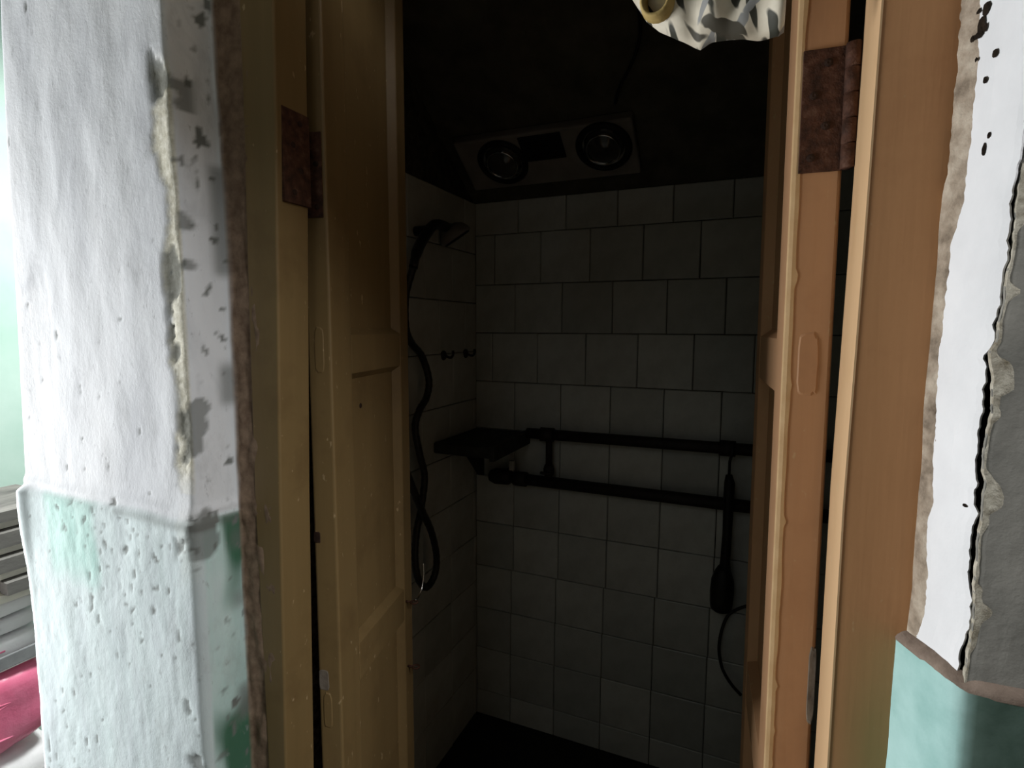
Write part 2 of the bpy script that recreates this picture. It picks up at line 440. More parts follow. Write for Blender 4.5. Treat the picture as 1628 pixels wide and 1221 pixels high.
for k in range(len(zl)-1):
    sh = (0.0 if k % 2 else TP*0.5) if k < 4 else 0.02
    ys = [YB-TP*i-sh for i in range(0, 7)]
    ys = sorted([YB-0.001]+[y for y in ys if 0.64 < y < YB-0.012])
    for y0, y1 in zip(ys[:-1], ys[1:]): place_tile(wall_bl, y0, y1, zl[k+1], zl[k], 'left')

# ------------------------------------------------------------------ structure: plastered pier left of the doorway
ZLEDGE = 1.128
def pathpt(path, s):
    for (a, b, L) in path:
        if s <= L+1e-9: return a+(b-a)*(s/L)
        s -= L
    a, b, L = path[-1]; return b.copy()
def round_path(pts, rads, seg=5):
    out = [Vector(pts[0])]
    for i in range(1, len(pts)-1):
        p = Vector(pts[i]); a = (Vector(pts[i-1])-p); b = (Vector(pts[i+1])-p)
        rr = min(rads[i], a.length*0.45, b.length*0.45)
        p0 = p+a.normalized()*rr; p1 = p+b.normalized()*rr
        for k in range(seg+1):
            t = k/seg
            out.append((1-t)**2*p0+2*t*(1-t)*p+t*t*p1)
    out.append(Vector(pts[-1]))
    return out
def resample(pts, d):
    segs = [(a, b, (b-a).length) for a, b in zip(pts[:-1], pts[1:]) if (b-a).length > 1e-7]
    T = sum(s[2] for s in segs); n = max(2, int(T/d))
    return [pathpt(segs, T*i/n) for i in range(n+1)]
def sm(a, b, x):
    t = max(0.0, min(1.0, (x-a)/(b-a))); return t*t*(3-2*t)
def build_pier():
    dzs = []
    z = 0.0
    while z < 2.7:
        dzs.append(z)
        if 0.55 < z < 1.85: z += 0.0025 if abs(z-ZLEDGE) < 0.03 else 0.0042
        else: z += 0.05
    dzs.append(2.7)
    base = [(-0.945, 0.62), (-0.9726, 0.445), (-0.6090, 0.445), (-0.5990, 0.500), (-0.540, 0.502)]
    rp = resample([Vector((x, y, 0)) for x, y in round_path([Vector(p) for p in base], [0, 0.014, 0.004, 0.006, 0])], 0.0040)
    nrm = []
    for i in range(len(rp)):
        t = (rp[min(i+1, len(rp)-1)]-rp[max(i-1, 0)]).normalized()
        nrm.append(Vector((t.y, -t.x, 0)))
    n = len(rp)
    verts, att = [], {k: [] for k in ('dado', 'paint', 'moss', 'sand', 'pit', 'fill')}
    for z in dzs:
        for i, p in enumerate(rp):
            q = p.copy()
            x0, y0 = q.x, q.y
            if x0 < -0.80: q.x += (z-1.139)*0.049*sm(-0.80, -0.97, x0) * (1 if z > ZLEDGE else 0.35)
            else: q.x += -0.006*sm(1.45, 1.75, z)*sm(-0.80, -0.66, x0)
            q.z = z
            front = y0 < 0.4463
            wob = 0.0022*noise.noise(Vector((x0*9, y0*9, 3.3)))*1.4
            zle = ZLEDGE+wob+0.004*noise.noise(Vector((x0*14+5, z*3, y0*20)))
            below = sm(zle+0.003, zle-0.009, z)
            fill = sm(0.4985, 0.4999, y0)*sm(-0.6015, -0.597, x0) if not front else 0.0
            edge = math.hypot(x0+0.609, y0-0.445)        # distance to the arris
            nz = Vector((x0*7, y0*7+2, z*3.2))
            d = 0.0022*fbm(nz, 3) + 0.0004*fbm(nz*4.0, 3)
            pitn = noise.noise(Vector((x0*85, y0*85, z*50)))
            pit2 = noise.noise(Vector((x0*23+7, y0*23, z*15)))
            dens = noise.noise(Vector((x0*5, y0*5, z*4+9)))
            pit = sm(0.60, 0.70, pitn+0.25*dens-0.05) if z > ZLEDGE else max(sm(0.52, 0.62, pitn+0.32*dens), 0.8*sm(0.56, 0.66, noise.noise(Vector((x0*150, y0*150, z*85)))+0.35*dens))
            side = 1.0 if x0 < -0.6085 else 0.0
            wd_ = 0.024+0.016*noise.noise(Vector((1, 4, z*13)))+0.006*noise.noise(Vector((x0*80, 4, z*80)))
            sand = side*sm(wd_+0.004, wd_-0.004, edge)*sm(0.0, 0.10, 0.10-abs(z-1.36)*0.55+0.20*noise.noise(Vector((3.1, z*9, 0)))+0.12)
            if z < ZLEDGE+0.03: sand *= 0.15
            chip = sm(0.26, 0.34, pit2+0.30*noise.noise(Vector((x0*70, 5, z*60))))*sm(0.035, 0.022, edge)
            rev = sm(-0.6075, -0.604, x0) if not front else 0.0
            revpit = rev*(1-fill)*sm(0.34, 0.44, noise.noise(Vector((x0*60, y0*62, z*44+3)))+0.35*noise.noise(Vector((x0*10, y0*14, z*10+5)))*0.8+0.18*noise.noise(Vector((y0*190, 1, z*150)))-0.02)
            seam = sm(-0.6035, -0.6005, x0)*rev*sm(0.02, 0.3, noise.noise(Vector((2.2, 0.3, z*18))))
            d -= 0.0009*pit + 0.0018*chip + 0.0016*sand + 0.0014*revpit + 0.003*seam*0.7
            d += sand*0.0014*noise.noise(Vector((x0*240, y0*240, z*240)))
            if side == 0.0 and fill < 0.5: d *= 0.6
            d += (0.0055+0.007*sm(-0.945, -0.970, x0)*sm(0.95, 1.10, z))*below*(1-fill*0.8)
            # rolled lip of the upper coat above the dado
            d += 0.0030*math.exp(-((z-zle-0.006)/0.007)**2)*(1-0.6*fill)
            if below > 0.5:
                d -= 0.00025*sm(0.1, 0.5, noise.noise(Vector((x0*70, y0*70, z*26))))+0.0003*sm(0.0, 0.5, noise.noise(Vector((x0*170, y0*170, z*130))))
            if fill > 0: d += fill*0.0035*fbm(Vector((x0*60, 2, z*22)), 3)
            verts.append(q+nrm[i]*d)
            paint = sm(0.0, 0.03, 0.075-abs(x0+0.850)+0.03*noise.noise(Vector((x0*14, 1, z*8))))*sm(0.97, 1.05, z+0.03*noise.noise(Vector((x0*30, 1, 3)))) * (1 if front else 0)
            paint = max(paint, 0.35*sm(0.15, 0.5, noise.noise(Vector((x0*6, 2, z*3)))+0.15*sm(0.9, 0.7, z))*(1 if front else 0), 0.30)
            if rev: paint = max(paint, 0.75)
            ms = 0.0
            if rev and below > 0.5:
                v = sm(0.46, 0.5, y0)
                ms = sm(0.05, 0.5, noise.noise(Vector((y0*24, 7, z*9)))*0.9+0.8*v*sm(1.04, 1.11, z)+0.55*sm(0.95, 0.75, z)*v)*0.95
            att['dado'].append(below); att['paint'].append(paint); att['moss'].append(ms)
            att['sand'].append(max(0.0, min(1.0, sand)))
            att['pit'].append(min(1.0, pit*0.8+chip*0.75+revpit*0.95+seam*0.7+0.45*math.exp(-((z-zle+0.010)/0.006)**2)*(1 if x0 > -0.76 else 0.3)))
            att['fill'].append(fill)
    faces = []
    for j in range(len(dzs)-1):
        for i in range(n-1):
            a = j*n+i; faces.append((a, a+1, a+1+n, a+n))
    o = obj_raw('wall_front_left', verts, faces, MAT['pier'], None, True)
    for k, v in att.items():
        at = o.data.attributes.new(k, 'FLOAT', 'POINT'); at.data.foreach_set('value', v)
    return struct(o)
build_pier()
# solid core of the pier and the wall carrying on behind the jamb
slab('wall_pier_core', -0.93, -0.62, 0.47, 0.62, 0.0, 2.7, MAT['mortar'])
slab('wall_pier_inner', -0.89, -0.57, 0.552, 0.62, 0.0, 2.7, MAT['mortar'])
slab('wall_over_door', -0.62, 0.15, 0.47, 0.62, 2.05, 2.70, MAT['room'])

# ------------------------------------------------------------------ structure: right pier with peeling coats
RA, RB = Vector((0.1225, 0.5005, 0)), Vector((0.1455, 0.445, 0))      # reveal runs from the frame out to the arris
_rn = (RB-RA); REV_N = Vector((-_rn.y*-1, _rn.x*-1, 0)).normalized()
REV_N = Vector((_rn.y, -_rn.x, 0)).normalized()
if REV_N.x > 0: REV_N = -REV_N
wr = struct(obj_raw('wall_front_right', *(lambda P: ([Vector((p[0], p[1], z)) for z in (0, 2.7) for p in P],
    [(i, i+1, i+1+len(P), i+len(P)) for i in range(len(P)-1)]))([(0.082, 0.551), (0.10, 0.508), (0.1285, 0.5045), (0.1515, 0.4500), (1.40, 0.4500), (1.40, 0.60), (0.12, 0.62)]), MAT['crack']))
def edge_fn(pairs, plane, shift=0.0):
    # pairs of picture points along an irregular border -> list of (z, point)
    pts = [bpp(x, y, plane[0], plane[1]) for x, y in pairs]
    pts.sort(key=lambda p: p.z)
    def f(z):
        if z <= pts[0].z: a, b = pts[0], pts[1]
        elif z >= pts[-1].z: a, b = pts[-2], pts[-1]
        else:
            for a, b in zip(pts[:-1], pts[1:]):
                if a.z <= z <= b.z: break
        t = (z-a.z)/(b.z-a.z+1e-9)
        t = max(-0.2, min(1.2, t))
        return a+(b-a)*t
    if shift: return lambda z: f(z)+Vector((shift, 0, 0))
    return f
PL_REV = (RA, REV_N)
PL_FRONT = (Vector((0, 0.445, 0)), Vector((0, -1, 0)))
white_left = edge_fn([(1551, 0), (1549, 40), (1552, 90), (1545, 130), (1540, 200), (1532, 260), (1526, 320), (1512, 372), (1504, 395), (1503, 420), (1496, 480), (1488, 560), (1482, 640), (1478, 720), (1477, 800), (1470, 815), (1466, 850), (1469, 900), (1468, 950), (1462, 985), (1452, 1005), (1442, 1012)], PL_REV)
white_right = edge_fn([(1640, 0), (1633, 150), (1622, 255), (1615, 272), (1607, 311), (1602, 354), (1599, 393), (1598, 407), (1591, 433), (1587, 472), (1584, 500), (1577, 513), (1579, 528), (1580, 545), (1566, 560), (1563, 566), (1566, 597), (1562, 623), (1562, 655), (1556, 678), (1551, 711), (1550, 741), (1548, 757), (1552, 767), (1545, 793), (1551, 816), (1542, 852), (1538, 888), (1538, 924), (1542, 960), (1536, 1004), (1527, 1040), (1524, 1069), (1521, 1092)], PL_REV)
crack_right = edge_fn([(1642, 0), (1635, 150), (1626, 245), (1619, 272), (1616, 311), (1612, 354), (1608, 393), (1606, 410), (1600, 440), (1596, 480), (1592, 500), (1586, 515), (1586, 530), (1583, 545), (1572, 560), (1573, 575), (1577, 595), (1576, 640), (1575, 660), (1568, 690), (1563, 720), (1561, 750), (1566, 770), (1560, 800), (1560, 830), (1553, 860), (1551, 900), (1547, 925), (1548, 955), (1545, 1000), (1537, 1040), (1533, 1069), (1530, 1095)], PL_FRONT, 0.0010)
def coat(name, fl, fr, nrm, z0, z1, mat, parent, thick, nu=9, dz=0.004, amp=0.0006, jag=0.0012, lift=0.0, curl=0.0):
    zs_ = []; z = z0
    while z < z1: zs_.append(z); z += dz
    zs_.append(z1)
    front, rows = [], []
    verts = []
    for z in zs_:
        a, b = fl(z), fr(z)
        ja = jag*noise.noise(Vector((z*210, 1.5, thick*900))); jb = jag*noise.noise(Vector((z*190, 8.5, thick*900)))
        tdir = (b-a).normalized()
        a = a+tdir*ja; b = b+tdir*jb
        row = []
        for i in range(nu+1):
            t = i/nu
            p = a+(b-a)*t; p.z = z
            d = amp*fbm(Vector((p.x*40, p.y*40, z*14)), 3)
            e = min(t, 1-t)*(b-a).length
            d -= 0.0006*sm(0.004, 0.0, e)
            d += curl*sm(0.012, 0.0, (1-t)*(b-a).length)*noise.noise(Vector((z*12, 3, 3)))
            verts.append(p+nrm*(lift+d)); row.append(len(verts)-1)
        rows.append(row)
    back = []
    for j, row in enumerate(rows):
        br = []
        for i in (0, nu):
            verts.append(verts[row[i]]-nrm*thick); br.append(len(verts)-1)
        back.append(br)
    faces = []
    for j in range(len(rows)-1):
        r0, r1 = rows[j], rows[j+1]
        for i in range(nu): faces.append((r0[i], r0[i+1], r1[i+1], r1[i]))
        faces.append((back[j][0], r0[0], r1[0], back[j+1][0]))
        faces.append((r0[nu], back[j][1], back[j+1][1], r1[nu]))
    faces.append(tuple([back[0][0]]+rows[0]+[back[0][1]]))
    faces.append(tuple(([back[-1][0]]+rows[-1]+[back[-1][1]])[::-1]))
    return obj_raw(name, verts, faces, mat, parent, False)
ZL_R = 1.120
white = coat('plaster_coat', white_left, white_right, REV_N, ZL_R-0.004, 2.69, MAT['white_coat'], wr, 0.0012, 10, dz=0.0025, jag=0.0022, amp=0.0009, curl=0.002)
white['label'] = 'white plaster coat peeling off along a dark crack'
far_right = lambda z: Vector((1.39, 0.445, z))
def gray_left(z): p = crack_right(z); return Vector((p.x, 0.445, z))
# the grey cement coat of the front: fine near its broken edge, plain beyond
def gray_mid(z): return Vector((0.20, 0.445, z))
cem = coat('cement_coat', gray_left, gray_mid, Vector((0, -1, 0)), ZL_R-0.01, 2.69, MAT['cement'], wr, 0.003, 14, amp=0.0009)
cem['label'] = 'bare grey cement render beside the crack'
obj('cement_coat', box(0.1995, 1.39, 0.4448, 0.452, ZL_R, 2.69), MAT['cement'], wr)
# crumbly mortar strip between frame and white coat, and loose crumbs in the crack
def fil_left(z):
    return bpp_z(z)
fl_edge0 = edge_fn([(1541, 0), (1532, 130), (1520, 270), (1488, 400), (1478, 520), (1474, 640), (1464, 800), (1450, 870), (1440, 940), (1434, 1005), (1430, 1040), (1420, 1100), (1405, 1221)], PL_REV)
fl_edge = lambda z: fl_edge0(z)+Vector((-0.004, 0.006, 0))
fil = coat('mortar_filler', fl_edge, lambda z: white_left(max(z, 1.125))+Vector((0.004, -0.0096, 0)), REV_N, 0.0, 2.69, MAT['filler'], wr, 0.006, 8, dz=0.003, amp=0.0014, jag=0.002, lift=-0.0005)
lipf = coat('mortar_lip', lambda z: crack_right(z), lambda z: crack_right(z)+Vector((0.0012+0.010*sm(-0.15, 0.5, noise.noise(Vector((1, z*26, 2)))+0.4*noise.noise(Vector((5, z*90, 2)))), 0, 0)), Vector((0, -1, 0)), ZL_R, 1.462,
            m_plain('pale_crumb_edge', [(0.3, rgb(120, 112, 96)), (0.7, rgb(196, 190, 176))], 120, 0.95, 0.1, 0.6), wr, 0.005, 5, dz=0.0025, amp=0.0008, jag=0.0009, lift=0.0005)
# chips knocked through the white coat, showing the dark under-layer (thin real recess plates would be hidden: dark crumbs sit proud)
chips = bmesh.new()
for (x, y, w, h) in [(1568, 14, 5, 10), (1556, 18, 3, 4), (1560, 40, 5, 12), (1556, 55, 6, 7), (1566, 44, 3, 6), (1582, 84, 4, 6), (1552, 95, 2, 3), (1566, 127, 3, 5), (1572, 215, 2, 5), (1564, 238, 2.5, 9), (1534, 804, 3, 3), (1546, 62, 3, 5)]:
    c = bpp(x, y, PL_REV[0]+REV_N*0.0006, REV_N)
    k = 0.52/F_PX
    ring = []
    mm = frame_mtx(c, REV_N, (0, 0, 1))
    nn = 9
    for q in range(nn):
        rr = 1+0.45*noise.noise(Vector((x*0.7, y*0.3, q*1.7)))
        ring.append(chips.verts.new(mm @ Vector((math.cos(2*PI*q/nn)*h*k*rr*0.75, math.sin(2*PI*q/nn)*w*k*rr*1.1, 0.0))))
    top = chips.verts.new(mm @ Vector((0, 0, 0.0010)))
    for q in range(nn): chips.faces.new((ring[q], ring[(q+1) % nn], top))
o = obj('plaster_chip', chips, MAT['crack'], wr); o['kind'] = 'stuff'; o['label'] = 'small dark chips in the white coat'
# mint dado: reveal + rounded arris + front, standing 5 mm proud, with a bevelled ledge
def build_dado():
    zs_ = [0.0, 0.3, 0.55]+[0.56+0.006*i for i in range(int((ZL_R-0.565)/0.006))]+[ZL_R-0.004, ZL_R-0.001]
    prof = round_path([RA+REV_N*0.003+Vector((-0.006, 0.004, 0)), RB+REV_N*0.003+Vector((-0.0015, -0.005, 0)), Vector((0.30, 0.4405, 0)), Vector((1.39, 0.4405, 0))], [0, 0.016, 0, 0], 8)
    pr = resample(prof[:-1], 0.005)+[prof[-1]]
    n = len(pr); verts = []; faces = []
    for z in zs_:
        for i, p in enumerate(pr):
            t = (pr[min(i+1, n-1)]-pr[max(i-1, 0)]).normalized(); nn = Vector((t.y, -t.x, 0))
            d = 0.0012*fbm(Vector((p.x*30, p.y*30, z*12)), 3)
            lx = -0.0045*sm(1.02, 0.9, z) if i == 0 else 0
            jag = 0.0016*noise.noise(Vector((z*120, 2, 2))) if i == 0 else 0
            verts.append(Vector((p.x+lx+jag, p.y, z))+nn*d)
    for j in range(len(zs_)-1):
        for i in range(n-1):
            a = j*n+i; faces.append((a, a+1, a+1+n, a+n))
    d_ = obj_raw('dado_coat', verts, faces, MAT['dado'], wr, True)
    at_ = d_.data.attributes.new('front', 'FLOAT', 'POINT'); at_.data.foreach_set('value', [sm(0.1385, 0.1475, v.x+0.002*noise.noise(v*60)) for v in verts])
    d_['label'] = 'mint green painted dado below the ledge'
    v2 = []; f2 = []
    base = (len(zs_)-1)*n
    for i, p in enumerate(pr):
        t = (pr[min(i+1, n-1)]-pr[max(i-1, 0)]).normalized(); nn = Vector((t.y, -t.x, 0))
        w = 0.0015*noise.noise(Vector((p.x*60, p.y*60, 1)))
        for (off, dz_) in ((0.0002, -0.002), (0.0006, 0.000+w), (-0.0006, 0.0025+w), (-0.0040, 0.006+w), (-0.0075, 0.0075)):
            v2.append(Vector((p.x, p.y, ZL_R-0.001+dz_))+nn*off)
    for i in range(n-1):
        for k in range(4):
            a = i*5+k; f2.append((a, a+1, a+6, a+5))
    l_ = obj_raw('dado_ledge', v2, f2, MAT['ledge'], wr, True)
    l_['label'] = 'bare brown ledge on top of the dado'
build_dado()

# ------------------------------------------------------------------ door jambs
def jamb(name, secs, y0, y1, mat, bev=0.002):
    # secs: list of (z, x_outer, x_inner)
    bm = bmesh.new()
    rows = []
    for z, xo, xi in secs:
        rows.append([bm.verts.new((xo, y0, z)), bm.verts.new((xi, y0, z)), bm.verts.new((xi, y1, z)), bm.verts.new((xo, y1, z))])
    for a, b in zip(rows[:-1], rows[1:]):
        for k in range(4): bm.faces.new((a[k], a[(k+1) % 4], b[(k+1) % 4], b[k]))
    bm.faces.new(rows[0][::-1]); bm.faces.new(rows[-1])
    bmesh.ops.recalc_face_normals(bm, faces=bm.faces)
    ed = [e for e in bm.edges if abs(e.verts[0].co.z-e.verts[1].co.z) > 0.01]
    bmesh.ops.bevel(bm, geom=ed, offset=bev, segments=3, profile=0.5, affect='EDGES')
    return struct(obj(name, bm, mat))
jamb('trim_1', [(0.0, -0.566, -0.556), (0.785, -0.568, -0.5356), (1.145, -0.571, -0.5271), (1.45, -0.566, -0.5163), (1.59, -0.562, -0.5110), (2.05, -0.558, -0.5000)], 0.4995, 0.551, MAT['wood_leaf'], 0.003)
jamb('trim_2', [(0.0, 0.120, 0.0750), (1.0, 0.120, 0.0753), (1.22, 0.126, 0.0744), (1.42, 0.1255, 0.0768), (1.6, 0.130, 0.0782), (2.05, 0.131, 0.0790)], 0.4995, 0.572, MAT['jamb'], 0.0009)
struct(obj('trim_3', box(-0.60, 0.13, 0.4995, 0.56, 2.0, 2.06, bev=0.003), MAT['wood']))
struct(obj('door_sill', box(-0.56, 0.10, 0.4995, 0.62, 0.0, FLOOR_B+0.02, bev=0.004), MAT['roomfloor']))

# pale edge board facing the opening on the right jamb
def edge_board():
    secs = [(0.13, 0.0750), (1.0, 0.0753), (1.22, 0.0744), (1.42, 0.0768), (1.6, 0.0782), (1.99, 0.0790)]
    bm = bmesh.new(); rows = []
    for z, x in secs:
        rows.append([bm.verts.new(p) for p in ((x+0.0004, 0.4990, z), (x-0.0010, 0.4990, z), (x-0.0010, 0.5716, z), (x+0.0004, 0.5716, z))])
    for a, b in zip(rows[:-1], rows[1:]):
        for k in range(4): bm.faces.new((a[k], a[(k+1) % 4], b[(k+1) % 4], b[k]))
    bm.faces.new(rows[0][::-1]); bm.faces.new(rows[-1])
    o = obj('edge_board', bm, MAT['cream_wood'], bpy.data.objects['trim_2'])
    o['label'] = 'pale cream edge of the jamb'
edge_board()
# ------------------------------------------------------------------ door leaves
def leaf_panel_bm(u0, u1, z0, z1, t0, t1):
    return box(u0, u1, t0, t1, z0, z1)
def frame_quad(bm, u0, u1, z0, z1, t0, t1, inset):
    # bevelled moulding running round the recess: outer edge high, inner edge low
    o = [(u0, z0), (u1, z0), (u1, z1), (u0, z1)]
    i_ = [(u0+inset, z0+inset), (u1-inset, z0+inset), (u1-inset, z1-inset), (u0+inset, z1-inset)]
    A = [bm.verts.new((x, t0, z)) for x, z in o]
    B = [bm.verts.new((x, t1, z)) for x, z in i_]
    C_ = [bm.verts.new((x, t1+0.002*(1 if t1 > t0 else -1), z)) for x, z in o]
    for k in range(4):
        k2 = (k+1) % 4
        bm.faces.new((A[k], A[k2], B[k2], B[k]))
        bm.faces.new((B[k], B[k2], C_[k2], C_[k]))
        bm.faces.new((C_[k], C_[k2], A[k2], A[k]))
def make_leaf(name, origin, th, side, T, W, mat, label, lean=0.0):
    # local x runs along the leaf away from its hinge edge, local y = 0 is the face seen from the doorway, +y into the wood
    d = Vector((math.sin(th), math.cos(th), 0))
    inward = Vector((-d.y, d.x, 0)) if side == 'left' else Vector((d.y, -d.x, 0))
    m = Matrix((d, inward, Vector((0, 0, 1)))).transposed().to_4x4()
    root = thing(name, label, 'door', (origin[0], origin[1], 0))
    root['kind'] = 'structure'
    # det may be negative for the right leaf: bake local coordinates into the meshes instead of the matrix
    def bk(bm):
        bmesh.ops.transform(bm, matrix=m, verts=bm.verts)
        for v in bm.verts: v.co.x += lean*(1.43-v.co.z)          # the old leaf hangs slightly out of plumb
        return bm
    z0, z1 = FLOOR_B+0.03, 1.98
    s1, s2 = 0.058, 0.232
    rails = [(z0, z0+0.11), (0.835, 0.893), (1.295, 1.351), (1.90, z1)]
    def wobble(bm):
        for v in bm.verts:
            pass
        return bm
    obj('stile', bk(box(0, s1, 0, T, z0, z1, bev=0.0035, seg=3)), mat, root)
    obj('stile', bk(box(s2, W, 0, T, z0, z1, bev=0.0035, seg=3)), mat, root)
    for a, b in rails: obj('rail', bk(box(s1-0.0005, s2+0.0005, 0.0006, T-0.0006, a, b, bev=0.0012)), mat, root)
    for (a, b) in ((rails[0][1], rails[1][0]), (rails[1][1], rails[2][0]), (rails[2][1], rails[3][0])):
        obj('panel', bk(box(s1-0.004, s2+0.004, 0.013, T-0.013, a-0.004, b+0.004)), mat, root)
        bm = bmesh.new(); frame_quad(bm, s1, s2, a, b, 0.0015, 0.0128, 0.009); frame_quad(bm, s1, s2, a, b, T-0.0015, T-0.0128, 0.009)
        obj('moulding', bk(bm), mat, root)
    def hinge(zc, h):
        # plate let into the hinge edge of the leaf, knuckle at its back corner, plate on the jamb
        hg = obj('hinge', bk(box(-0.0022, 0.0, 0.005, T-0.001, zc-h/2, zc+h/2, bev=0.0006)), MAT['rust'], root)
        ks = 5
        for k in range(ks):
            a = zc-h/2+h*k/ks
            kn = obj('knuckle', bk(lathe([(0, 0.0006), (0.0062, 0.0006), (0.0062, h/ks-0.0006), (0, h/ks-0.0006)], Matrix.Translation((-0.0052, T+0.003, a)), 14)), MAT['rust'], hg, True)
        for q in range(4):
            zz = zc-h*0.38+h*0.76*q/3
            obj('screw', bk(lathe([(0.0036, 0), (0.0036, 0.0008), (0.0015, 0.0014), (0, 0.0010)], frame_mtx((-0.0022, T*(0.62 if q % 2 else 0.36), zz), (-1, 0, 0)), 10)), MAT['screw'], hg)
        return hg
    hinge(1.5525, 0.105)
    hinge(0.42, 0.105)
    return root, bk, m
d1, bk1, m1 = make_leaf('door_1', (-0.5020, 0.5700), R(-12.3), 'left', 0.034, 0.270, MAT['wood_leaf'],
                        'left door leaf standing open, ochre painted with two recessed panels')
d2, bk2, m2 = make_leaf('door_2', (0.0285, 0.5775), R(-4.2), 'right', 0.0405, 0.280, MAT['wood_red'],
                        'right door leaf standing open, brown painted, thick edge towards the viewer', 0.006)
# jamb plates of the two upper hinges
def jamb_plate(x0, x1, y0, y1, zc, h, nx, parent, lean=0.0):
    hp = obj('hinge_plate', box(x0, x1, y0, y1, zc-h/2, zc+h/2, bev=0.0006), MAT['rust'], parent)
    for q in range(4):
        zz = zc-h*0.38+h*0.76*q/3
        obj('screw', lathe([(0.0036, 0), (0.0036, 0.0008), (0.0015, 0.0014), (0, 0.0010)], frame_mtx((x1 if nx > 0 else x0, (y0+y1)/2+(0.006 if q % 2 else -0.006), zz), (nx, 0, 0)), 10), MAT['screw'], hp)
t1 = bpy.data.objects['trim_1']; t2 = bpy.data.objects['trim_2']
jamb_plate(-0.5145, -0.5095, 0.508, 0.551, 1.5625, 0.108, 1, t1)
# old hinge scars filled and painted over, chips
def add_patch(name, root, bk, y0, y1, z0, z1, mat, h=0.0010):
    b2 = bmesh.new(); n = 22; ring = []
    for q in range(n):
        a = 2*PI*q/n
        ex = 0.5*math.copysign(abs(math.cos(a))**0.45, math.cos(a)); ez = 0.5*math.copysign(abs(math.sin(a))**0.45, math.sin(a))
        jt = 1+0.14*noise.noise(Vector((q*1.3, z0*40, 1)))
        ring.append(Vector(((y0+y1)/2+(y1-y0)*ex*jt, (z0+z1)/2+(z1-z0)*ez*jt, 0)))
    lo = [b2.verts.new((-0.0001, p.x, p.y)) for p in ring]
    cen = sum((p for p in ring), Vector())/n
    hi = [b2.verts.new((-h, cen.x+(p.x-cen.x)*0.86, cen.y+(p.y-cen.y)*0.93)) for p in ring]
    for k in range(n): b2.faces.new((lo[k], lo[(k+1) % n], hi[(k+1) % n], hi[k]))
    b2.faces.new(hi)
    return obj(name, bk(b2), mat, root)
add_patch('filled_scar', d2, bk2, 0.012, 0.030, 1.298, 1.356, MAT['patch'], 0.0008)
add_patch('filled_scar', d1, bk1, 0.010, 0.024, 1.30, 1.36, MAT['wood_leaf'], 0.0008)
add_patch('bare_chip', d2, bk2, 0.0345, 0.0412, 0.975, 1.055, MAT['bare'], 0.0006)['label'] = 'bare grey chip in the brown paint'
add_patch('bare_chip', d1, bk1, 0.018, 0.033, 0.855, 0.885, MAT['bare'], 0.0006)['label'] = 'bare grey chip in the ochre paint'
add_patch('filled_scar', d1, bk1, 0.014, 0.027, 0.800, 0.852, MAT['wood_leaf'], 0.0014)
add_patch('bare_chip', d1, bk1, 0.024, 0.034, 1.068, 1.084, MAT['screw'], 0.0006)
def edge_highlight(root, bk, z0, z1, wmin, mat):  # corner highlight painted as a ragged pale strip
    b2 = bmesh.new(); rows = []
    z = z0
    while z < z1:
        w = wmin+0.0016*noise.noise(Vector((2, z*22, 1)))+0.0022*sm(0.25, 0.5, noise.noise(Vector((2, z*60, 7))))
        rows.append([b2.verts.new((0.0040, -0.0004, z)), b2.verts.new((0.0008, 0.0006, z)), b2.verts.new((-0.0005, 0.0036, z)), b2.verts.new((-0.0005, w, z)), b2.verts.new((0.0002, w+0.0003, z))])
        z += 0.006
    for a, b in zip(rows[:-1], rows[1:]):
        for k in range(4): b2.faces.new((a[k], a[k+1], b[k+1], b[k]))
    o = obj('edge_highlight', bk(b2), mat, root); o['label'] = 'painted pale highlight along the corner'
edge_highlight(d2, bk2, 0.15, 1.97, 0.0068, MAT['highlight'])
# knot hole and cabin hook on the left leaf
obj('knot', bk1(lathe([(0.0042, 0), (0.003, 0.0008), (0, 0.0004)], frame_mtx((0.105, 0.0128, 1.243), (0, -1, 0)), 10)), MAT['screw'], d1)
def eye(u, z):
    a = [(u, 0.002, z), (u, -0.010, z)]
    c = [(u+0.006*math.sin(t), -0.016+0.006*math.cos(t), z) for t in [0.2+5.9*k/12 for k in range(13)]]
    return obj('screw_eye', bk1(tube(a+c, 0.0018, 7)), MAT['rust'], d1, True)
e1 = eye(0.238, 0.868)
eye(0.242, 0.742)
hk = catmull([(0.238, -0.018, 0.872), (0.247, -0.020, 0.872), (0.262, -0.022, 0.884), (0.272, -0.022, 0.905), (0.276, -0.020, 0.925)], 6)
o = obj('cabin_hook', bk1(tube(hk, 0.0016, 8)), MAT['chrome'], d1, True); o['label'] = 'bright bent wire hook'

# ------------------------------------------------------------------ bathroom fittings
def pipe_pts(name, label, pts, r, mat, cat='pipe', n=14):
    return tag(obj(name, tube(pts, r, n), mat, None, True), label, cat)
YP = YB-0.040
def at(x, y, Y=YP): return bp(x, y, Y=Y)
